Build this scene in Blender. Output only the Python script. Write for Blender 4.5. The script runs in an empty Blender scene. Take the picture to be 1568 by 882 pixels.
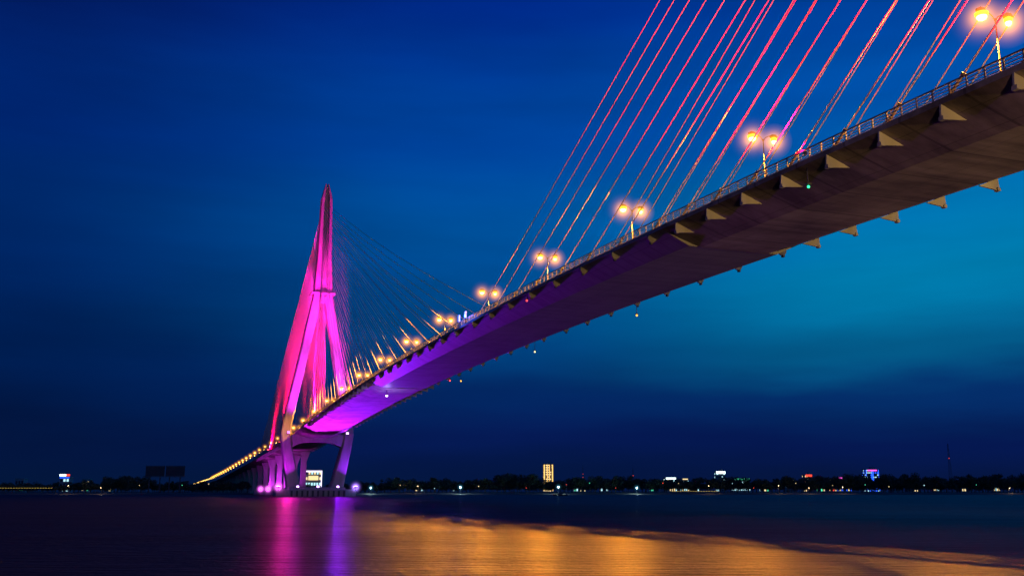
import bpy, math, random
import numpy as np
from mathutils import Vector, Quaternion
random.seed(7); rng=np.random.default_rng(7)
S=bpy.context.scene
S.view_settings.view_transform='Standard'; S.view_settings.look='None'; S.view_settings.exposure=0
COL=S.collection
CAMH=2.5

# ---------------------------------------------------------------- materials
def new_mat(name):
    m=bpy.data.materials.new(name); m.use_nodes=True
    nt=m.node_tree; return m,nt,nt.nodes['Principled BSDF']
def mat(name,c1,c2=None,rough=.7,scale=.5,stretch=(1,1,1),bump=0.0,metal=0.0,emit=None,es=0.0):
    m,nt,b=new_mat(name)
    c2=c2 or tuple(x*.6 for x in c1)
    tc=nt.nodes.new('ShaderNodeTexCoord'); mp=nt.nodes.new('ShaderNodeMapping'); mp.inputs['Scale'].default_value=stretch
    nz=nt.nodes.new('ShaderNodeTexNoise'); nz.inputs['Scale'].default_value=scale; nz.inputs['Detail'].default_value=6
    cr=nt.nodes.new('ShaderNodeValToRGB'); cr.color_ramp.elements[0].position=.3; cr.color_ramp.elements[1].position=.7
    cr.color_ramp.elements[0].color=(*c2,1); cr.color_ramp.elements[1].color=(*c1,1)
    nt.links.new(tc.outputs['Object'],mp.inputs[0]); nt.links.new(mp.outputs[0],nz.inputs['Vector'])
    nt.links.new(nz.outputs['Fac'],cr.inputs[0]); nt.links.new(cr.outputs[0],b.inputs['Base Color'])
    b.inputs['Roughness'].default_value=rough; b.inputs['Metallic'].default_value=metal
    if bump:
        bp=nt.nodes.new('ShaderNodeBump'); bp.inputs['Strength'].default_value=bump; bp.inputs['Distance'].default_value=.1
        nt.links.new(nz.outputs['Fac'],bp.inputs['Height']); nt.links.new(bp.outputs[0],b.inputs['Normal'])
    if emit:
        b.inputs['Emission Color'].default_value=(*emit,1); b.inputs['Emission Strength'].default_value=es
    return m
def emis(name,c,s):
    return mat(name,(.2,.2,.2),(.15,.15,.15),rough=.4,emit=c,es=s)
def glow_mat(name,col,st,R,pwr=7.0):
    # lamp bloom painted as an emissive volume, fading with distance from the lamp
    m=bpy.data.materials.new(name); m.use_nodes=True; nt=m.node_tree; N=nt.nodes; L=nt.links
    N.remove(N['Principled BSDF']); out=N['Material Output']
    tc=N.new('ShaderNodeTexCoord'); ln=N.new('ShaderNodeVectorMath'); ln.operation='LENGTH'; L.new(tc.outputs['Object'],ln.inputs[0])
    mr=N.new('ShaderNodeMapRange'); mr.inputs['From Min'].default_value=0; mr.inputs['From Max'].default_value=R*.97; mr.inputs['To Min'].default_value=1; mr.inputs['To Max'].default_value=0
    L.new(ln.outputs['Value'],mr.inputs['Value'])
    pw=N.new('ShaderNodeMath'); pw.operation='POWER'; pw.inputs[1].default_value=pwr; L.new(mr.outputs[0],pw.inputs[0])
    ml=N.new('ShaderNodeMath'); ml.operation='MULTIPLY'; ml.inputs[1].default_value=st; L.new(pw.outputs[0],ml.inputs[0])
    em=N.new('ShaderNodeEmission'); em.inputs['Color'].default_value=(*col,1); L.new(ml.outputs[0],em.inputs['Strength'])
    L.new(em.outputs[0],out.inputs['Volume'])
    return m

def deck_mat(name,c1,c2,step,rough):
    m,nt,b=new_mat(name); N=nt.nodes; L=nt.links
    tc=N.new('ShaderNodeTexCoord')
    mp=N.new('ShaderNodeMapping'); mp.inputs['Scale'].default_value=(.5,.06,.5)
    nz=N.new('ShaderNodeTexNoise'); nz.inputs['Scale'].default_value=1.0; nz.inputs['Detail'].default_value=8; nz.inputs['Roughness'].default_value=.65
    L.new(tc.outputs['Object'],mp.inputs[0]); L.new(mp.outputs[0],nz.inputs['Vector'])
    nz2=N.new('ShaderNodeTexNoise'); nz2.inputs['Scale'].default_value=.12; nz2.inputs['Detail'].default_value=5
    L.new(tc.outputs['Object'],nz2.inputs['Vector'])
    sp=N.new('ShaderNodeSeparateXYZ'); L.new(tc.outputs['Object'],sp.inputs[0])
    def joint(out,step,w):
        a=N.new('ShaderNodeMath'); a.operation='DIVIDE'; a.inputs[1].default_value=step; L.new(sp.outputs[out],a.inputs[0])
        f=N.new('ShaderNodeMath'); f.operation='FRACT'; L.new(a.outputs[0],f.inputs[0])
        l=N.new('ShaderNodeMath'); l.operation='LESS_THAN'; l.inputs[1].default_value=w; L.new(f.outputs[0],l.inputs[0]); return l
    j1=joint(0,step,.04); j2=joint(1,3.3,.025)
    mx=N.new('ShaderNodeMath'); mx.operation='MAXIMUM'; L.new(j1.outputs[0],mx.inputs[0]); L.new(j2.outputs[0],mx.inputs[1])
    ad=N.new('ShaderNodeMath'); ad.operation='ADD'; L.new(nz.outputs['Fac'],ad.inputs[0]); L.new(nz2.outputs['Fac'],ad.inputs[1])
    cr=N.new('ShaderNodeValToRGB'); e=cr.color_ramp.elements; e[0].position=.38; e[0].color=(*c2,1); e[1].position=.60; e[1].color=(*c1,1)
    hf=N.new('ShaderNodeMath'); hf.operation='MULTIPLY'; hf.inputs[1].default_value=.5; L.new(ad.outputs[0],hf.inputs[0]); L.new(hf.outputs[0],cr.inputs[0])
    mixc=N.new('ShaderNodeMix'); mixc.data_type='RGBA'; mixc.blend_type='MULTIPLY'; mixc.inputs['B'].default_value=(.6,.6,.6,1)
    L.new(mx.outputs[0],mixc.inputs['Factor']); L.new(cr.outputs[0],mixc.inputs['A']); L.new(mixc.outputs['Result'],b.inputs['Base Color'])
    b.inputs['Roughness'].default_value=rough
    bp=N.new('ShaderNodeBump'); bp.inputs['Strength'].default_value=.25; bp.inputs['Distance'].default_value=.1
    L.new(nz.outputs['Fac'],bp.inputs['Height']); L.new(bp.outputs[0],b.inputs['Normal'])
    return m

M={}
M['conc']=mat('concrete',(.42,.40,.37),(.28,.26,.24),rough=.85,scale=.35,stretch=(1,1,.25),bump=.3)
M['deckc']=deck_mat('deck_concrete',(.38,.34,.27),(.13,.115,.09),8.0,.85)
M['decks']=deck_mat('deck_steel',(.30,.30,.32),(.2,.2,.22),3.0,.6)
M['asph']=mat('asphalt',(.06,.06,.06),(.04,.04,.04),rough=.9,scale=3)
M['paint']=mat('road_paint',(.8,.8,.78),(.7,.7,.68),rough=.6,scale=2)
M['steel']=mat('galvanised_steel',(.20,.20,.21),(.12,.12,.13),rough=.5,scale=1.5,metal=.3)
M['dark']=mat('dark_metal',(.07,.07,.08),(.04,.04,.05),rough=.6,scale=1.)
M['cable']=mat('stay_cable_sheath',(.72,.68,.68),(.6,.56,.56),rough=.5,scale=.02)
M['leaf']=mat('foliage',(.07,.10,.05),(.035,.055,.025),rough=.9,scale=.25)
M['bark']=mat('bark',(.12,.09,.06),rough=.9,scale=2)
M['soil']=mat('bank_soil',(.10,.08,.06),(.05,.05,.035),rough=.95,scale=.08,bump=.3)
M['wall']=mat('building_wall',(.35,.34,.32),(.25,.24,.23),rough=.85,scale=.2)
M['sod']=emis('sodium_lens',(1,.66,.16),9)
M['sodr']=emis('sodium_reflector',(1,.40,.02),2.6)
M['glass']=mat('dark_glass',(.03,.04,.05),rough=.15,scale=.5)
M['glow_sod']=glow_mat('lamp_glow_sodium',(1,.34,.0),2.9,4.6)
M['glow_mag']=glow_mat('lamp_glow_magenta',(1,.14,1),4.2,5.5)
M['glow_vio']=glow_mat('lamp_glow_violet',(.35,.18,1),4.6,5.5)
M['glow_cool']=glow_mat('lamp_glow_cool',(.1,.5,.8),.6,5.0)

# ---------------------------------------------------------------- mesh builder
class MB:
    def __init__(s): s.v=[];s.f=[];s.m=[];s.mats=[]
    def mi(s,k):
        if k not in s.mats: s.mats.append(k)
        return s.mats.index(k)
    def add(s,vs,fs,k):
        o=len(s.v); s.v+= [tuple(v) for v in vs]; i=s.mi(k)
        for f in fs: s.f.append(tuple(o+a for a in f)); s.m.append(i)
    def box(s,c,d,k):
        x,y,z=c; a,b,e=d[0]/2,d[1]/2,d[2]/2
        vs=[(x+i*a,y+j*b,z+l*e) for l in(-1,1) for j in(-1,1) for i in(-1,1)]
        s.add(vs,[(0,2,3,1),(4,5,7,6),(0,1,5,4),(2,6,7,3),(0,4,6,2),(1,3,7,5)],k)
    def loft(s,rings,k,caps=True):
        n=len(rings[0]); vs=[p for r in rings for p in r]; fs=[]
        for i in range(len(rings)-1):
            for j in range(n):
                fs.append((i*n+j,i*n+(j+1)%n,(i+1)*n+(j+1)%n,(i+1)*n+j))
        if caps: fs.append(tuple(range(n))[::-1]); fs.append(tuple((len(rings)-1)*n+j for j in range(n)))
        s.add(vs,fs,k)
    def tube(s,p,q,r0,r1,k,n=6):
        p=Vector(p);q=Vector(q);d=(q-p).normalized(); u=d.orthogonal().normalized(); w=d.cross(u)
        R=[]
        for c,r in((p,r0),(q,r1)):
            R.append([c+u*(r*math.cos(2*math.pi*i/n))+w*(r*math.sin(2*math.pi*i/n)) for i in range(n)])
        s.loft(R,k)
    def path(s,pts,r,k,n=8):
        pts=[Vector(p) for p in pts]; d=(pts[-1]-pts[0]).normalized(); u=d.orthogonal().normalized(); w=d.cross(u)
        s.loft([[c+u*(r*math.cos(2*math.pi*i/n))+w*(r*math.sin(2*math.pi*i/n)) for i in range(n)] for c in pts],k)
    def obj(s,name,parent=None,loc=(0,0,0),smooth=False):
        me=bpy.data.meshes.new(name); me.from_pydata(s.v,[],s.f)
        for k in s.mats: me.materials.append(M[k])
        me.polygons.foreach_set('material_index',s.m)
        if smooth: me.polygons.foreach_set('use_smooth',[len(f)==4 for f in s.f])
        me.update(); o=bpy.data.objects.new(name,me); COL.objects.link(o); o.location=loc
        if parent: o.parent=parent
        return o
def empty(name,loc=(0,0,0),rz=0):
    o=bpy.data.objects.new(name,None); COL.objects.link(o); o.location=loc; o.rotation_euler=(0,0,rz); o.empty_display_size=1; return o
def light(name,kind,loc,col,power,parent=None,target=None,angle=60,blend=.6,radius=.5):
    l=bpy.data.lights.new(name,kind); l.color=col; l.energy=power; l.shadow_soft_size=radius
    o=bpy.data.objects.new(name,l); COL.objects.link(o); o.location=loc
    if kind=='SPOT': l.spot_size=math.radians(angle); l.spot_blend=blend
    if target is not None:
        o.rotation_mode='QUATERNION'; o.rotation_quaternion=(Vector(target)-Vector(loc)).to_track_quat('-Z','Y')
    if parent: o.parent=parent
    return o
_glow={}
def glow_ball(key,R,loc,parent):  # added glow ball around a lamp, emission only
    if (key,R) not in _glow:
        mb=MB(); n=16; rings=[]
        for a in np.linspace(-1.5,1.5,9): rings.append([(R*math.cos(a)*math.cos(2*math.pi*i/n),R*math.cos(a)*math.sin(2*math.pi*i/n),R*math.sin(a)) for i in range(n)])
        mb.loft(rings,key); o=mb.obj('lamp_glow'); _glow[(key,R)]=o.data
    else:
        o=bpy.data.objects.new('lamp_glow',_glow[(key,R)]); COL.objects.link(o)
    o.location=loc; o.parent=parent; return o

# ---------------------------------------------------------------- bridge frame
TH=math.atan2(.9398,-.3417)
bridge=empty('cable_stayed_bridge',(81,0,0),TH)
def W(s,y,z): # bridge local -> world
    return Vector((81+s*math.cos(TH)-y*math.sin(TH), s*math.sin(TH)+y*math.cos(TH), z))
_xs=[521,600,691,766,903,1100,1230,1600,2300]; _zs=[33.7,29.8,27.3,25.3,22.3,18.3,15.9,10.8,8]
_g=np.arange(-600,2401,4.0)
def _raw(s):
    if s<-9: return 32.8-(-9-s)*.06
    if s<235: return 41.7-1.5e-4*(235-s)**2
    if s<521: return 41.7-9.8e-5*(s-235)**2
    return float(np.interp(s,_xs,_zs))
_r=np.array([_raw(s) for s in _g])
_k=np.ones(13)/13; _sm=np.convolve(np.pad(_r,6,mode='edge'),_k,'valid')
def rail(s): return float(np.interp(s,_g,_sm))
def dk(s): return rail(s)-1.2
S0,S1=-9.0,533.0

def deck_part(name,a,b,prof,key,step):
    mb=MB(); n=max(1,int(round((b-a)/step))); rings=[]
    for i in range(n+1):
        s=a+(b-a)*i/n; z=dk(s); rings.append([(s,y,z+h) for y,h in prof])
    mb.loft(rings,key); return mb.obj(name,bridge)
pc=[(11.75,0),(11.75,-.6),(9.2,-1.5),(5.6,-2.7),(-5.6,-2.7),(-9.2,-1.5),(-11.75,-.6),(-11.75,0)]
ps=[(11.75,0),(11.75,-.55),(7.4,-2.6),(-7.4,-2.6),(-11.75,-.55),(-11.75,0)]
deck_part('deck_concrete',-300,143,pc,'deckc',6)
deck_part('deck_steel',143.02,345,ps,'decks',6)
deck_part('deck_concrete_far',345.02,700,pc,'deckc',6)
deck_part('deck_approach',700.02,2300,pc,'deckc',20)
# road surface, kerbs, markings
mb=MB()
ss=list(np.arange(-300,800,8.0))+list(np.arange(800,2301,30.0))
def strip(mb,y0,y1,h,key,h0=None):
    rings=[]
    for s in ss:
        z=dk(s)
        rings.append([(s,y1,z+h),(s,y0,z+h)] if h0 is None else [(s,y1,z+h0),(s,y1,z+h),(s,y0,z+h),(s,y0,z+h0)])
    n=len(rings[0]); vs=[p for r in rings for p in r]; fs=[]
    for i in range(len(rings)-1):
        for j in range(n-1): fs.append((i*n+j,i*n+j+1,(i+1)*n+j+1,(i+1)*n+j))
    mb.add(vs,fs,key)
strip(mb,-9.2,9.2,.004,'asph'); 
for y in(-5,5,-8.9,8.9,-.9,.9): strip(mb,y-.08,y+.08,.008,'paint')
strip(mb,-.5,.5,.5,'conc',0); strip(mb,9.4,9.9,.45,'conc',0); strip(mb,-9.9,-9.4,.45,'conc',0)
mb.obj('roadway',bridge)
# railings
mb=MB()
for y in(11.55,-11.55):
    for h,r in((1.15,.07),(.8,.04),(.5,.04),(.2,.04)):
        rings=[[(s,y-r,rail(s)-1.2+h-r),(s,y+r,rail(s)-1.2+h-r),(s,y+r,rail(s)-1.2+h+r),(s,y-r,rail(s)-1.2+h+r)] for s in np.arange(-60,760,8.0)]
        mb.loft(rings,'steel')
    for s in np.arange(20,560,2.0): mb.box((s,y,dk(s)+.57),(.12,.14,1.14),'steel')
mb.obj('railing',bridge)

# ---------------------------------------------------------------- stay anchor brackets and cables
near=[231-12*i for i in range(8)]+[139-8*i for i in range(13)]
farm=[245+12*i for i in range(9)]+[349+8*i for i in range(18)]
side=[575+7.3*i for i in range(22)]
bside=[-45-7.5*i for i in range(22)]
mb=MB()
def bracket_c(s,sg):
    z=dk(s)
    tri=[(11.80,-.55),(8.9,-1.72),(11.5,-2.0),(11.9,-1.8)]
    r=[[(s+dx,sg*y,z+h) for y,h in tri] for dx in(-.10,.10)]
    mb.loft(r,'conc')
    mb.box((s,sg*11.65,z-1.9),(.55,.42,.4),'conc')
def bracket_s(s,sg):
    z=dk(s)
    tri=[(11.78,-.3),(10.4,-1.15),(10.9,-1.6),(11.5,-1.6),(11.85,-1.1)]
    r=[[(s+dx,sg*y,z+h) for y,h in tri] for dx in(-.18,.18)]
    mb.loft(r,'steel'); mb.box((s,sg*11.3,z-1.75),(.5,.35,.28),'dark')
for s in near+farm+side:
    for sg in(1,-1):
        (bracket_s if 143<s<345 else bracket_c)(s,sg)
mb.obj('stay_anchor_brackets',bridge)
def cables(name,st,sT,dirn,r,ztop=153.5,zbot=110):
    mb=MB(); n=len(st)
    for i,s in enumerate(st):
        f=i/(n-1)                      # st runs from longest to shortest
        za=ztop-(ztop-zbot)*f**.9
        for sg in(1,-1):
            a=Vector((s,sg*11.1,dk(s)-.2)); b=Vector((sT+dirn*2.5,sg*1.6,za))
            L=(b-a).length; K=6
            mb.path([a.lerp(b,k/K)-Vector((0,0,L*L/26000*4*(k/K)*(1-k/K))) for k in range(K+1)],r,'cable',8)
            d=(b-a).normalized(); mb.tube(a-d*1.0,a+d*2.6,.19,.16,'steel',8); mb.tube(a+d*2.6,a+d*2.9,.22,.22,'dark',8)
    return mb.obj(name,bridge,smooth=True)
cables('stay_cables_near',near,S0,1,.085)
cables('stay_cables_far',farm,S1,-1,.10)
cables('stay_cables_side',side[::-1],S1,1,.17)
cables('stay_cables_bank',bside[::-1],S0,-1,.12)

# ---------------------------------------------------------------- pylons
def pylon(s0,name):
    mb=MB()
    def ring(y,z,wt,wl,ch=.5):
        a,b=wl/2,wt/2
        return [(s0+x,y+yy,z) for x,yy in((-a,-b+ch),(-a+ch,-b),(a-ch,-b),(a,-b+ch),(a,b-ch),(a-ch,b),(-a+ch,b),(-a,b-ch))]
    for sg in(1,-1):
        R=[ring(sg*10.8,4,6.8,8.5,.7),ring(sg*11.6,8,6.3,8.3,.7),ring(sg*15.2,25,4.9,8,.6),ring(sg*16.1,31.5,5.0,8,.6),ring(sg*15.6,36,4.7,7.8,.6),ring(sg*9.1,70,4.4,7.2,.5),ring(sg*2.75,103.5,4.5,6.8,.5)]
        mb.loft(R,'conc')
    for sg in(1,-1):
        R=[ring(sg*3.2,103.5,3.5,6.8,.45),ring(sg*2.45,125,2.5,6.4,.4),ring(sg*1.9,158,1.9,5.9,.35),ring(sg*1.15,163,1.2,4.2,.25),ring(sg*.55,166.5,.7,2.4,.15)]
        mb.loft(R,'conc')
    R=[ring(0,100.5,3.4,4.6,.1),ring(0,125,2.9,4.4,.1),ring(0,158,2.2,4.0,.1),ring(0,164.5,1.0,2.2,.1)]
    mb.loft(R,'conc')
    mb.box((s0,0,105.2),(9.6,12.6,.5),'conc')
    for x in(-4.7,4.7):
        mb.box((s0+x,0,106.4),(.1,12.4,.12),'steel')
        for y in np.linspace(-6.1,6.1,9): mb.box((s0+x,y,105.9),(.1,.1,1.0),'steel')
    ys=np.linspace(-15,15,21); R=[]
    for y in ys:
        zb=27.3-4.6*(abs(y)/15)**3; zt=31.2
        R.append([(s0-3.2,y,zb),(s0+3.2,y,zb),(s0+3.2,y,zt),(s0-3.2,y,zt)])
    mb.loft(R,'conc')
    for y in(-6,6): mb.box((s0,y,31.5),(2.4,2.4,.6),'dark')
    for sg in(1,-1): mb.box((s0-1,sg*17.6,32.5),(3.5,2.0,2.6),'conc')
    def cap(z,g): return [(s0+x*g,y*g,z) for x,y in((-12,-14),(-7,-20),(7,-20),(12,-14),(12,14),(7,20),(-7,20),(-12,14))]
    mb.loft([cap(-2,1),cap(3.2,1),cap(3.5,.97)],'conc')
    mb.loft([[(s0-6,-15,3.5),(s0+6,-15,3.5),(s0+6,15,3.5),(s0-6,15,3.5)],[(s0-5,-14.4,4.6),(s0+5,-14.4,4.6),(s0+5,14.4,4.6),(s0-5,14.4,4.6)]],'conc')
    for y in np.arange(-13,14,2.6): mb.box((s0-12.3,y,1.2),(.6,.9,3.4),'dark')
    for y in np.arange(-14,15,2.0): mb.box((s0-11.2,y,4.0),(.1,.1,1.1),'steel')
    mb.box((s0-11.2,0,4.55),(.08,28,.08),'steel')
    return mb.obj(name,bridge)
pylon(S1,'pylon'); pylon(S0,'pylon_bank')

mb=MB()
def pier(s,base=0):
    z=dk(s)-2.7
    for sg in(1,-1):
        def r(y,zz,a,b): return [(s-a,y-b,zz),(s+a,y-b,zz),(s+a,y+b,zz),(s-a,y+b,zz)]
        mb.loft([r(sg*4.6,base,1.3,1.7),r(sg*4.6,z-6,1.2,1.5),r(sg*5.2,z-.9,1.4,2.6),r(sg*5.2,z-.1,1.4,2.6)],'conc')
    mb.box((s,0,z-.8),(2.4,6,1.2),'conc'); mb.box((s,0,1.6),(6,17,2.6),'conc')
for s in(610,650,690,730): pier(s)
for s in np.arange(770,2250,40): pier(s)
for s in(-160,-200,-240): pier(s)
mb.obj('approach_piers',bridge)

# ---------------------------------------------------------------- street lamps on the bridge median
mb=MB()
mb.tube((0,0,.45),(0,0,1.4),.2,.18,'steel',8); mb.tube((0,0,1.4),(0,0,11.6),.12,.07,'steel',8)
for sg in(1,-1):
    pts=[(0,0,11.2),(0,sg*.35,11.8),(0,sg*.9,12.1),(0,sg*1.25,12.15)]
    for a,b in zip(pts,pts[1:]): mb.tube(a,b,.06,.05,'steel',6)
    def rr(y,z0,z1,w): return [(-w,y,z0),(w,y,z0),(w*.7,y,z1),(-w*.7,y,z1)]
    mb.loft([rr(sg*1.15,12.05,12.25,.12),rr(sg*1.45,12.0,12.4,.3),rr(sg*2.0,12.0,12.42,.3),rr(sg*2.35,12.05,12.25,.16)],'steel')
    def cir(r,z,n=14): return [(r*math.cos(2*math.pi*i/n),sg*1.75+r*math.sin(2*math.pi*i/n),z) for i in range(n)]
    R=.68 if sg==1 else .42
    mb.loft([cir(R*.55,12.0),cir(R,11.85),cir(R*.95,11.65),cir(R*.72,11.5)],'sodr')
    mb.loft([cir(R*.72,11.49),cir(R*.74,11.4),cir(R*.6,11.2),cir(R*.3,11.08)],'sod')
LAMP=mb.obj('street_lamp')
lampmesh=LAMP.data
k=0
for i in range(-3,54):
    s=94.5+40*i
    if abs(s-S0)<4: s+=6
    o=LAMP if k==0 else bpy.data.objects.new('street_lamp',lampmesh)
    if k: COL.objects.link(o)
    k+=1
    o.location=W(s,0,dk(s)); o.rotation_euler=(0,0,TH)
    if s<560:
        light('lamp_light','SPOT',(0,1.75,10.9),(1,.34,.018),80000 if s<150 else (130000 if s<400 else 90000),o,(0,34,-44),158,.25,radius=.12)
        if s<330: light('lamp_light','SPOT',(0,-1.75,10.9),(1,.38,.03),12000,o,(0,-34,-40),100,.5,radius=.12)
    if s>0 and s<1500: 
        glow_ball('glow_sod',4.6,(0,1.75,11.4),o)
        if s<700: glow_ball('glow_sod',2.6,(0,-1.75,11.4),o)

# ---------------------------------------------------------------- floodlights (fixtures + lamps)
def flood(name,loc,target,col,power,angle,lens,blend=.7,r=.25,size=1.0,hz=None):  # hz: material key of the added glow ball
    M[lens[0]]=M.get(lens[0]) or emis(lens[0],lens[1],lens[2])
    mb=MB(); d=(Vector(target)-Vector(loc)).normalized()
    mb.box((0,0,-.5*size),(.25*size,.25*size,1.0*size),'dark'); 
    q=d.to_track_quat('Z','Y')
    def pt(x,y,z): return q@Vector((x,y,z))*size
    mb.loft([[pt(-.3,-.25,-.4),pt(.3,-.25,-.4),pt(.3,.25,-.4),pt(-.3,.25,-.4)],[pt(-.6,-.45,.1),pt(.6,-.45,.1),pt(.6,.45,.1),pt(-.6,.45,.1)]],'dark')
    mb.loft([[pt(-.55,-.4,.11),pt(.55,-.4,.11),pt(.55,.4,.11),pt(-.55,.4,.11)],[pt(-.5,-.35,.2),pt(.5,-.35,.2),pt(.5,.35,.2),pt(-.5,.35,.2)]],lens[0])
    o=mb.obj(name,bridge,loc)
    light(name+'_lamp','SPOT',Vector(loc)+d*(.5*size+.3),col,power,bridge,target,angle,blend,r)
    if hz: glow_ball(hz,5.5,loc,bridge)
    return o
MAG=('magenta_lens',(1,.1,.75),6); VIO=('violet_lens',(.6,.3,1),10); RED=('red_lens',(1,.05,.08),6)
for y in(11.9,-11.9):
    flood('floodlight_mast',(S1-62,y,dk(S1-62)+.9),(S1,0,138),(1,.010,.56),1900000,50,MAG)
    flood('floodlight_leg',(S1-38,y,dk(S1-38)+.9),(S1,y*.8,66),(.8,.03,.85),300000,64,MAG)
flood('floodlight_base',(S1-11,19.5,4.6),(S1-4,14,36),(.6,.005,.9),30000,90,VIO,size=1.8,hz='glow_mag')
flood('floodlight_base',(S1-11,-19,4.6),(S1-4,-14,36),(.25,.01,.9),34000,90,VIO,size=1.8,hz='glow_vio')
flood('floodlight_soffit',(S1-11,10,4.8),(S1-80,3,36),(.62,.01,.9),750000,60,VIO)
flood('floodlight_soffit',(S1-11,-10,4.8),(S1-110,-3,37),(.22,.005,1),900000,46,VIO)
flood('floodlight_soffit',(S1-11,0,4.8),(S1-170,0,38),(.02,.012,1),600000,17,VIO,1.0)
# added river-facing spots on the cross beam, put in to tint the water
flood('added_river_fill',(S1-5,15,31.9),(60,76,0),(.9,.01,.42),260000,30,MAG,1.0,.4)
flood('added_river_fill',(S1-5,-15,31.9),(60,76,0),(.32,.01,.9),150000,30,VIO,1.0,.4)
flood('floodlight_cables',(S1+60,11.9,dk(S1+60)+.9),(S1+50,7,95),(1,.0,.08),420000,110,RED)
flood('floodlight_cables',(S1+20,11.9,dk(S1+20)+.9),(S1+40,4,125),(1,.0,.12),420000,90,RED)
flood('floodlight_cables',(S1+120,11.9,dk(S1+120)+.9),(S1+90,9,60),(1,.0,.08),150000,110,RED)
flood('floodlight_cables',(S1-50,0,dk(S1-50)+.9),(S1-60,0,110),(1,.03,.2),90000,120,RED)
for s,y in((600,12),(640,12),(685,12)):
    flood('floodlight_pier',(s,y,4),(s+14,4,20),(.7,.03,1),22000,120,VIO,hz='glow_mag' if s!=600 else None)
flood('floodlight_cables',(20,12.1,dk(20)+.7),(82,11,85),(1,.001,.03),1500000,46,RED,size=.6)
flood('floodlight_cables',(60,-12.1,dk(60)+.7),(95,-6,80),(1,.001,.04),300000,70,RED,size=.6)
flood('floodlight_cables',(60,12.1,dk(60)+.7),(105,9,70),(1,.001,.03),800000,60,RED,size=.6)
flood('floodlight_cables',(110,12.1,dk(110)+.5),(150,9,75),(1,.001,.03),160000,60,RED,size=.4)
light('inspection_lamp','POINT',(352,4,dk(352)-5),(.5,.35,1),1800,bridge,radius=.2)
M['vlens']=emis('inspection_lens',(.7,.6,1),8)
mb=MB(); mb.tube((352,4,dk(352)-2.7),(352,4,dk(352)-4.4),.08,.08,'dark'); mb.box((352,4,dk(352)-4.6),(.6,.6,.35),'vlens'); mb.obj('inspection_lamp_fixture',bridge)

def nav(s,y,drop,c,nm,st=8,r=.22):
    if nm not in M: M[nm]=emis(nm,c,st)
    mb=MB(); z=dk(s)-.6
    mb.tube((0,0,0),(0,0,-drop),.06,.06,'dark'); mb.box((0,0,-drop+.1),(.5,.5,.12),'dark')
    n=10; R=[]
    for a in(-.9,-.5,0,.5,.9): R.append([(r*math.cos(a*1.5)*math.cos(2*math.pi*i/n),r*math.cos(a*1.5)*math.sin(2*math.pi*i/n),-drop-.2+r*math.sin(a*1.5)) for i in range(n)])
    mb.loft(R,nm); mb.obj('navigation_light',bridge,(s,y,z))
G=(.02,1,.35);A=(1,.35,.02);Wt=(1,.85,.35);Rd=(1,.05,.03)
nav(111,11.2,2.2,G,'green_lens',2.5,.16); nav(196,-11.6,2.6,A,'amber_lens',3,.2); nav(252,-11.6,2.6,Wt,'white_lens',2,.22)
nav(316,-11.6,2.6,A,'amber_lens',3,.25); nav(196,11.9,1.2,Rd,'redn_lens',3,.2); nav(316,-8,2.6,Rd,'redn_lens',3,.25)
for s in(236,241):
    mb=MB(); M.setdefault('blue_lens',emis('blue_lens',(.04,.12,1),3)); mb.box((s,11.85,dk(s)+1.9),(.8,.3,1.5),'blue_lens'); mb.box((s,11.85,dk(s)+.6),(.2,.2,1.2),'dark'); mb.obj('blue_signal_panel',bridge)
light('blue_signal_light','POINT',(238,13,dk(238)+2),(.05,.12,1),1500,bridge,radius=.2)

# ---------------------------------------------------------------- added fill masts behind the viewpoint, put in to warm the deck underside
def fill_mast(loc,tgt,power,col,ang,h,blend=.9):
    mb=MB(); mb.tube((0,0,0),(0,0,h),.25,.15,'steel',8); mb.box((0,0,h),(2.4,.2,.2),'steel')
    for x in(-.9,0,.9): mb.box((x,.3,h+.3),(.6,.4,.5),'sod')
    fm=mb.obj('added_fill_mast',None,loc)
    t=Vector(tgt)-Vector(loc)
    light('fill_light','SPOT',(0,.9,h+.4),col,power,fm,tuple(t),ang,blend,.3)
fill_mast((116,-6,1.2),(84,72,37),430000,(1,.60,.15),56,9)
fill_mast((22,-8,1.2),(50,95,38),45000,(1,.50,.34),60,8)

# ---------------------------------------------------------------- water, banks
m,nt,b=new_mat('river_water'); N=nt.nodes; L=nt.links
tc=N.new('ShaderNodeTexCoord')
def wn(scale,st,det=5):
    mp=N.new('ShaderNodeMapping'); mp.inputs['Scale'].default_value=st
    n=N.new('ShaderNodeTexNoise'); n.inputs['Scale'].default_value=scale; n.inputs['Detail'].default_value=det; n.inputs['Roughness'].default_value=.6
    L.new(tc.outputs['Object'],mp.inputs[0]); L.new(mp.outputs[0],n.inputs['Vector']); return n
n1=wn(1.1,(.3,1.3,1)); n2=wn(.08,(.4,1.6,1),5); n3=wn(4.0,(.4,1.0,1),3)
b.inputs['Base Color'].default_value=(.008,.008,.007,1)
b.inputs['IOR'].default_value=1.34
mr=N.new('ShaderNodeMapRange'); mr.inputs['To Min'].default_value=.36; mr.inputs['To Max'].default_value=.46; mr.inputs['From Min'].default_value=.3; mr.inputs['From Max'].default_value=.7
L.new(n2.outputs['Fac'],mr.inputs['Value']); L.new(mr.outputs[0],b.inputs['Roughness'])
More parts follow.
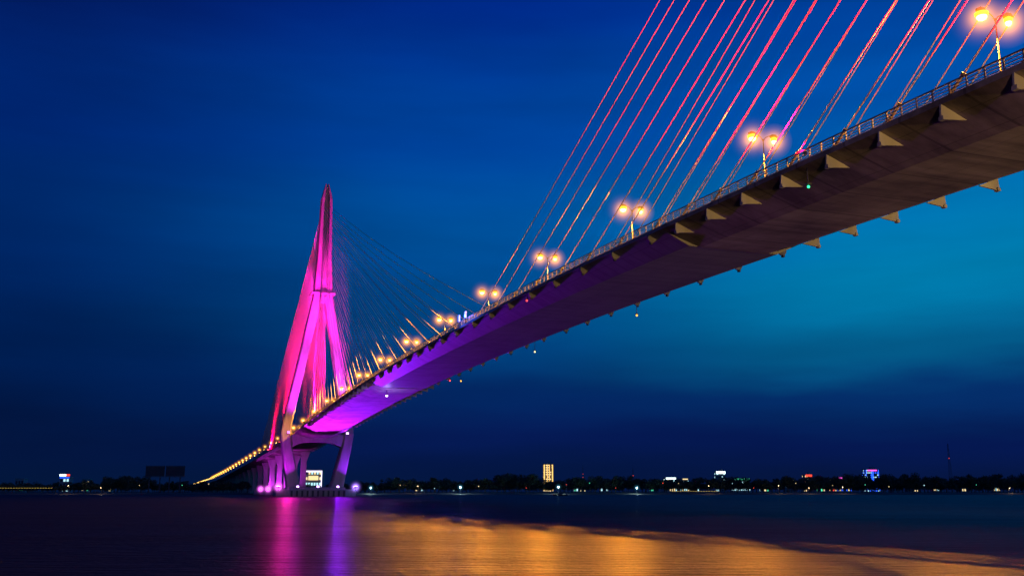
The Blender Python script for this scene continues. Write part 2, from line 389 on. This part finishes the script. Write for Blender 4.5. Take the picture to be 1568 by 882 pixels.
# wind-driven ripples: long crests across the river, so the microfacets spread mostly up- and down-stream
b.inputs['Anisotropic'].default_value=.80
cx=N.new('ShaderNodeCombineXYZ'); cx.inputs[1].default_value=1.0; L.new(cx.outputs[0],b.inputs['Tangent'])
ad=N.new('ShaderNodeMath'); ad.operation='MULTIPLY_ADD'; ad.inputs[1].default_value=.45; L.new(n3.outputs['Fac'],ad.inputs[0]); L.new(n1.outputs['Fac'],ad.inputs[2])
bp=N.new('ShaderNodeBump'); bp.inputs['Strength'].default_value=1.0; bp.inputs['Distance'].default_value=.55
L.new(ad.outputs[0],bp.inputs['Height']); L.new(bp.outputs[0],b.inputs['Normal'])
M['water']=m
mb=MB(); mb.add([(-9000,-800,0),(9000,-800,0),(9000,9000,0),(-9000,9000,0)],[(0,1,2,3)],'water'); mb.obj('river_water')
mb=MB(); X=np.concatenate([np.linspace(-9000,-900,12),np.arange(-880,881,8.0),np.linspace(900,9000,12)])
rows=[[],[],[],[]]
for x in X:
    e=745+5*math.sin(x*.013)+3*math.sin(x*.051+1)+rng.normal(0,1.2)
    rows[0].append((x,e,-.5)); rows[1].append((x,e+6,.9+rng.normal(0,.15))); rows[2].append((x,e+30,1.6)); rows[3].append((x,14000,2.0))
n=len(X); vs=sum(rows,[]); fs=[(r*n+i,r*n+i+1,(r+1)*n+i+1,(r+1)*n+i) for r in range(3) for i in range(n-1)]
mb.add(vs,fs,'soil'); mb.obj('far_river_bank')
mb=MB(); X=np.arange(-600,601,10.0); rows=[[],[],[]]
for x in X:
    e=-1+2*math.sin(x*.05)+rng.normal(0,.5)
    rows[0].append((x,-900,1.2)); rows[1].append((x,e-6,.95)); rows[2].append((x,e,-.5))
n=len(X); vs=sum(rows,[]); fs=[(r*n+i,r*n+i+1,(r+1)*n+i+1,(r+1)*n+i) for r in range(2) for i in range(n-1)]
mb.add(vs,fs,'soil'); mb.obj('near_river_bank')

# ---------------------------------------------------------------- distant trees (one mass)
V=[];F=[];MI=[]
def tree(x,y,z,h,wd):
    o=len(V); n=5
    for zz,r in((z-.3,.3),(z+h*.5,.14)):
        for i in range(n): V.append((x+r*math.cos(i*1.2566),y+r*math.sin(i*1.2566),zz))
    for i in range(n): F.append((o+i,o+(i+1)%n,o+n+(i+1)%n,o+n+i)); MI.append(1)
    nc=random.randint(6,10)
    for c in range(nc):
        a=random.uniform(0,6.28); rr=random.uniform(0,.42)*wd; hz=z+h*random.uniform(.38,.86)
        cx,cy=x+rr*math.cos(a),y+rr*math.sin(a); cr=wd*random.uniform(.16,.28)
        o=len(V); V.extend([(x,y,z+h*.35),(x+.15,y,z+h*.35),(cx,cy,hz)]); F.append((o,o+1,o+2)); MI.append(1)
        nl=int(20+9*cr*cr)
        P=rng.normal(0,1,(nl,3)); P/=np.linalg.norm(P,axis=1)[:,None]; P*= (rng.random((nl,1))**.4)*cr; P[:,2]*=.75
        U=rng.normal(0,1,(nl,3)); U/=np.linalg.norm(U,axis=1)[:,None]; Q=np.cross(U,rng.normal(0,1,(nl,3))); Q/=np.linalg.norm(Q,axis=1)[:,None]
        sz=rng.uniform(.35,.75,(nl,1)); C=P+np.array([cx,cy,hz])
        for q in range(nl):
            o=len(V); u=U[q]*sz[q]; w=Q[q]*sz[q]
            for pp in(C[q]-u,C[q]-w*.6,C[q]+u,C[q]+w*.6): V.append(tuple(pp))
            F.append((o,o+1,o+2,o+3)); MI.append(0)
def th(px):
    return float(np.interp(px,[0,90,150,185,215,250,300,340,570,600,690,740,760,790,820,840,900,960,1000,1100,1200,1300,1568],
                              [6,6.5,10,16.5,14,8,8.5,9,7,12,11,9,14,17,12,8.5,14.5,13,11,12,11.5,13.5,14]))
for px in np.arange(-60,1640,4.2):
    if 430<px<560: h=5
    else: h=th(px)
    y=random.uniform(768,815); x=(px+random.uniform(-3,3)-784)/1499*y
    h=h*random.uniform(.7,1.15); tree(x,y,1.4,h,h*random.uniform(.7,1.1))
for px in np.arange(-60,1640,6):
    y=random.uniform(860,980); x=(px-784)/1499*y; h=random.uniform(6,9.5)*(1.25 if px>600 else 1); 
    tree(x,y,1.6,h,h*1.3)
me=bpy.data.meshes.new('distant_trees'); me.from_pydata(V,[],F); me.materials.append(M['leaf']); me.materials.append(M['bark']); me.polygons.foreach_set('material_index',MI); me.update()
COL.objects.link(bpy.data.objects.new('distant_trees',me))

# ---------------------------------------------------------------- far bank buildings and lights
def bx(px,Y): return (px-784)/1499*Y
def building(name,px,Y,w,h,d,fl,nb,wins,prob,strips=None,sign=None,roof=True):
    mb=MB(); x=bx(px,Y); z0=1.6
    mb.box((0,d/2,h/2),(w,d,h),'wall'); mb.box((0,d/2,h+.4),(w+.6,d+.6,.8),'wall')
    if roof: mb.box((w*.15,d/2,h+2.2),(w*.35,d*.4,2.8),'wall'); mb.tube((w*.2,d/2,h+3.6),(w*.2,d/2,h+8),.12,.05,'dark')
    fh=h/fl; bw=w/nb
    for i in range(fl):
        mb.box((0,-.12,fh*(i+1)-.15),(w+.2,.2,.3),'wall')
        for j in range(nb):
            kx=-w/2+bw*(j+.5); lit=random.random()<prob
            mb.box((kx,-.05,fh*(i+.5)),(bw*.62,.12,fh*.5),random.choice(wins) if lit else 'glass')
            mb.box((-w/2-.05,d*(j+.5)/nb,fh*(i+.5)),(.12,d/nb*.6,fh*.5),random.choice(wins) if random.random()<prob*.6 else 'glass')
    if strips:
        for f,k2,ww in strips: mb.box((f*w,-.35,h*.52),(ww,.3,h*.92),k2)
    if sign:
        for f,z,ww,hh,k2 in sign: mb.box((f*w,-.45,z),(ww,.3,hh),k2)
    return mb.obj(name,None,(x,Y,z0))
M['gold']=emis('gold_facade_light',(1,.55,.12),1.6); M['goldw']=emis('warm_window',(1,.75,.35),1.2)
M['blueled']=emis('blue_led',(.02,.10,1),1.8); M['cyw']=emis('cool_window',(.5,.9,1),1.2); M['pinkled']=emis('pink_led',(1,.1,.7),1.5)
M['redled']=emis('red_led',(1,.06,.02),1.6); M['wsign']=emis('white_sign',(.8,1,1),2.6); M['grn']=emis('green_sign',(.1,1,.5),1.2); M['lav']=emis('lavender_sign',(.8,.7,1),2.0)
building('office_tower',840,1500,15,42,14,12,5,['goldw'],.75,[(-.42,'gold',1.6),(-.12,'gold',1.0),(.12,'gold',1.0),(.42,'gold',1.6)])
building('hotel_tower',1338,1500,20,34,16,10,6,['blueled','cyw'],.7,[(-.47,'blueled',1),(.47,'blueled',1),(0,'blueled',3)],[(0,32.5,14,2,'pinkled')])
building('warehouse',1105,1300,12,26,12,6,4,['cyw'],.3,None,[(0,25.5,12,3.2,'wsign')])
building('apartment_block',1240,1400,12,24,12,6,4,['goldw'],.4,None,[(0,23,9,3,'redled')])
building('shopping_hall',1290,1350,27,18,18,3,9,['pinkled','redled','goldw','blueled'],.85,None,[(0,18.5,16,2.2,'pinkled')])
building('riverside_hall',1028,1200,15,17,12,3,6,['cyw','goldw'],.6,None,[(0,16.5,12,2,'wsign')],False)
building('riverside_hall',1137,1200,20,16,12,2,8,['cyw'],.7,None,[(0,15.5,18,1.6,'grn')],False)
building('riverside_hall',1050,1150,9,15,10,2,4,['cyw','goldw'],.7,None,[(0,15,6,1.2,'goldw')],False)
building('apartment_block',893,1500,9,18,10,5,3,['goldw'],.5,None,[(0,22,.8,.8,'redled')])
building('apartment_block',1210,1700,16,22,12,6,5,['goldw','cyw'],.3)
building('apartment_block',1400,1600,20,20,12,5,6,['goldw'],.25)
building('riverside_hall',1480,1200,16,10,10,2,6,['goldw'],.3,None,None,False)
building('exhibition_hall',479,900,15,20,14,4,6,['goldw','cyw'],.9,None,[(0,19,15.5,1.2,'lav'),(-.5,11,.8,17,'lav'),(.5,11,.8,17,'lav'),(0,13,9,4,'goldw')],False)
building('fuel_station_shop',97,820,8,12,8,3,3,['cyw'],.6,None,[(-.2,14.2,5.5,1.6,'wsign'),(.35,14.2,3,1.6,'redled'),(0,12.2,8,.9,'blueled')],False)
for px in(395,640,700,880,925,1000,1065,1170,1260,1375,1440,1530,25,130,160):
    building('riverside_house',px+random.uniform(-4,4),random.uniform(1000,1150),random.uniform(6,10),random.uniform(9,14),8,2,3,['goldw','cyw','grn'],.5,None,None,False)
M['bb']=mat('billboard_panel',(.035,.045,.055),(.02,.03,.04),rough=.6,scale=.4)
for px in(235,266):
    mb=MB(); mb.box((0,0,16.5),(14,.5,7.5),'bb')
    for x in np.linspace(-7,7,7): mb.box((x,.5,16.5),(.25,.5,8.0),'dark')
    for z in(12.4,20.6): mb.box((0,.5,z),(14.6,.6,.35),'dark')
    for x in(-4,4): mb.tube((x,.6,0),(x,.6,12.4),.5,.4,'dark',8)
    mb.box((0,-1,11.6),(14,.8,.15),'dark')
    mb.obj('billboard',None,(bx(px,762),762,1.4)).rotation_euler=(0,0,.15)
def mast(px,Y,h,w):
    mb=MB()
    c=[(-1,-1),(1,-1),(1,1),(-1,1)]; n=12
    for i in range(n):
        z0,z1=h*i/n,h*(i+1)/n; w0,w1=w*(1-.85*i/n),w*(1-.85*(i+1)/n)
        for j in range(4):
            a=c[j];b2=c[(j+1)%4]
            mb.tube((a[0]*w0,a[1]*w0,z0),(a[0]*w1,a[1]*w1,z1),.11,.11,'dark',4)
            mb.tube((a[0]*w0,a[1]*w0,z0),(b2[0]*w1,b2[1]*w1,z1),.06,.06,'dark',4)
            mb.tube((a[0]*w1,a[1]*w1,z1),(b2[0]*w1,b2[1]*w1,z1),.06,.06,'dark',4)
    mb.tube((0,0,h),(0,0,h+4),.08,.04,'dark',5); mb.box((0,0,h*.7),(1.2,.4,.5),'redled')
    mb.obj('telecom_mast',None,(bx(px,Y),Y,1.6))
mast(1458,1150,56,2.0); mast(970,1100,26,1.6); mast(893,1400,36,1.6)
M['cool']=emis('cool_lamp_lens',(.6,.9,1),18); 
def shore(px,Y,h,key,col,pw,r=.45):
    mb=MB(); mb.tube((0,0,0),(0,0,h),.12,.08,'dark'); mb.tube((0,0,h),(0,-1.2,h+.3),.06,.05,'dark'); mb.box((0,-1.3,h+.45),(.8,1.2,.2),'dark')
    n=10; R=[[(r*math.cos(a)*math.cos(2*math.pi*i/n),-1.3+r*math.cos(a)*math.sin(2*math.pi*i/n),h+.3-.3+r*math.sin(a)) for i in range(n)] for a in(-1.4,-.8,0,.8,1.4)]
    mb.loft(R,key); o=mb.obj('shore_lamp',None,(bx(px,Y),Y,1.0))
    if pw: light('shore_lamp_light','POINT',(0,-2.4,h),col,pw,o,radius=.2)
    if key=='cool': glow_ball('glow_cool',5.0,(0,-1.3,h),o)
for px,h in((568,4.2),(705,4.6),(855,4.8),(975,4.2)): shore(px,752,h,'cool',(.5,.9,1),2500,.6)
for px in(1085,1192,1238,1290,1545,640,155,105): shore(px,757,random.uniform(3.5,6),'goldw',(1,.7,.4),600,.4)
for px in(612,662,735,803,872,905,940,1012,1040,1120,1150,1222,1275,1322,1362,1410,1500,215,275,320):
    shore(px+random.uniform(-5,5),758,random.uniform(3.5,8),random.choice(['goldw','goldw','cyw','grn','redled']),(1,.7,.4),0,random.uniform(.25,.42))
def light_trail(px0,px1,Y,z,key):  # glowing strips on posts, standing in for the light trails of boats
    mb=MB(); x0,x1=bx(px0,Y),bx(px1,Y); n=int((x1-x0)/2)
    for i in range(n+1):
        x=x0+(x1-x0)*i/n; mb.box((x,Y,z/2+.4),(.1,.1,z-.6),'dark'); mb.box((x,Y,z),(1.3,.16,.16),key)
    mb.box(((x0+x1)/2,Y+.1,z+.2),(x1-x0,.1,.1),'dark'); mb.obj('boat_light_trail')
M['light_trail']=emis('trail_light',(1,.7,.1),.9)
light_trail(0,78,752,5.0,'light_trail'); light_trail(1030,1098,752,2.6,'light_trail')
mb=MB(); R=[]
for t in np.linspace(-1,1,11):
    w=.95*(1-abs(t)**2.6)+.05; zt=.55+.5*abs(t)**2.5
    R.append([(t*4.2,-w*.5,-.1),(t*4.2,w*.5,-.1),(t*4.2,w,zt),(t*4.2,-w,zt)])
mb.loft(R,'dark')
R=[[(x,.8*math.cos(a),.6+1.0*math.sin(a)) for a in np.linspace(0,math.pi,8)] for x in(-1.6,1.4)]
mb.loft(R,'bark'); mb.tube((2.4,0,.6),(2.4,0,2.0),.05,.04,'dark'); mb.obj('river_boat',None,(bx(858,560),560,0))

# ---------------------------------------------------------------- sky
w=bpy.data.worlds.new('World'); S.world=w; w.use_nodes=True; nt=w.node_tree; N=nt.nodes; L=nt.links
bg=N['Background']
tc=N.new('ShaderNodeTexCoord'); sp=N.new('ShaderNodeSeparateXYZ'); L.new(tc.outputs['Generated'],sp.inputs[0])
def lin(c): return tuple(((v/255)/12.92 if v/255<=.04045 else ((v/255+.055)/1.055)**2.4) for v in c)+(1,)
mp=N.new('ShaderNodeMapping'); mp.inputs['Scale'].default_value=(1.6,1.6,9); L.new(tc.outputs['Generated'],mp.inputs[0])
nz=N.new('ShaderNodeTexNoise'); nz.inputs['Scale'].default_value=1.3; nz.inputs['Detail'].default_value=5; nz.inputs['Roughness'].default_value=.5; L.new(mp.outputs[0],nz.inputs['Vector'])
wz=N.new('ShaderNodeMath'); wz.operation='SUBTRACT'; wz.inputs[1].default_value=.5; L.new(nz.outputs['Fac'],wz.inputs[0])
wz2=N.new('ShaderNodeMath'); wz2.operation='MULTIPLY_ADD'; wz2.inputs[1].default_value=.09; L.new(wz.outputs[0],wz2.inputs[0]); L.new(sp.outputs['Z'],wz2.inputs[2])
def ramp(st):
    r=N.new('ShaderNodeValToRGB'); cr=r.color_ramp; cr.interpolation='EASE'
    while len(cr.elements)<len(st): cr.elements.new(.5)
    for e,(p,c) in zip(cr.elements,st): e.position=p
    for e,(p,c) in zip(cr.elements,st): e.color=lin(c)
    L.new(wz2.outputs[0],r.inputs[0]); return r
rl=ramp([(0,(3,22,58)),(.04,(3,21,62)),(.13,(0,30,82)),(.25,(0,39,103)),(.35,(0,38,114)),(.5,(2,22,88))])
rc=ramp([(0,(4,22,64)),(.05,(5,25,82)),(.10,(3,38,97)),(.17,(0,70,132)),(.25,(0,80,154)),(.36,(0,66,154)),(.5,(0,40,134))])
rr_=ramp([(0,(5,20,60)),(.05,(5,23,78)),(.09,(4,44,102)),(.13,(3,92,140)),(.2,(0,122,172)),(.28,(0,112,178)),(.38,(0,80,168)),(.5,(0,54,148))])
def mrn(a,b2):
    m_=N.new('ShaderNodeMapRange'); m_.interpolation_type='SMOOTHSTEP'; m_.inputs['From Min'].default_value=a; m_.inputs['From Max'].default_value=b2; L.new(sp.outputs['X'],m_.inputs['Value']); return m_
a=mrn(-.48,.0); c=mrn(-.02,.38)
m1=N.new('ShaderNodeMix'); m1.data_type='RGBA'; L.new(a.outputs[0],m1.inputs['Factor']); L.new(rl.outputs[0],m1.inputs['A']); L.new(rc.outputs[0],m1.inputs['B'])
m2=N.new('ShaderNodeMix'); m2.data_type='RGBA'; L.new(c.outputs[0],m2.inputs['Factor']); L.new(m1.outputs['Result'],m2.inputs['A']); L.new(rr_.outputs[0],m2.inputs['B'])
nz2=N.new('ShaderNodeTexNoise'); nz2.inputs['Scale'].default_value=2.2; nz2.inputs['Detail'].default_value=6; L.new(mp.outputs[0],nz2.inputs['Vector'])
mr=N.new('ShaderNodeMapRange'); mr.inputs['From Min'].default_value=.3; mr.inputs['From Max'].default_value=.7; mr.inputs['To Min'].default_value=.88; mr.inputs['To Max'].default_value=1.12; L.new(nz2.outputs['Fac'],mr.inputs['Value'])
vm=N.new('ShaderNodeVectorMath'); vm.operation='SCALE'; L.new(m2.outputs['Result'],vm.inputs[0]); L.new(mr.outputs[0],vm.inputs['Scale'])
L.new(vm.outputs[0],bg.inputs['Color']); bg.inputs['Strength'].default_value=1.0

# ---------------------------------------------------------------- camera
cd=bpy.data.cameras.new('camera'); cam=bpy.data.objects.new('camera',cd); COL.objects.link(cam)
cd.sensor_width=36; cd.lens=36*1466/1568; cd.clip_end=30000; cd.clip_start=.5
cam.location=(0,0,CAMH); cam.rotation_euler=(math.radians(90)+math.atan(311/1466),0,0)
S.camera=cam
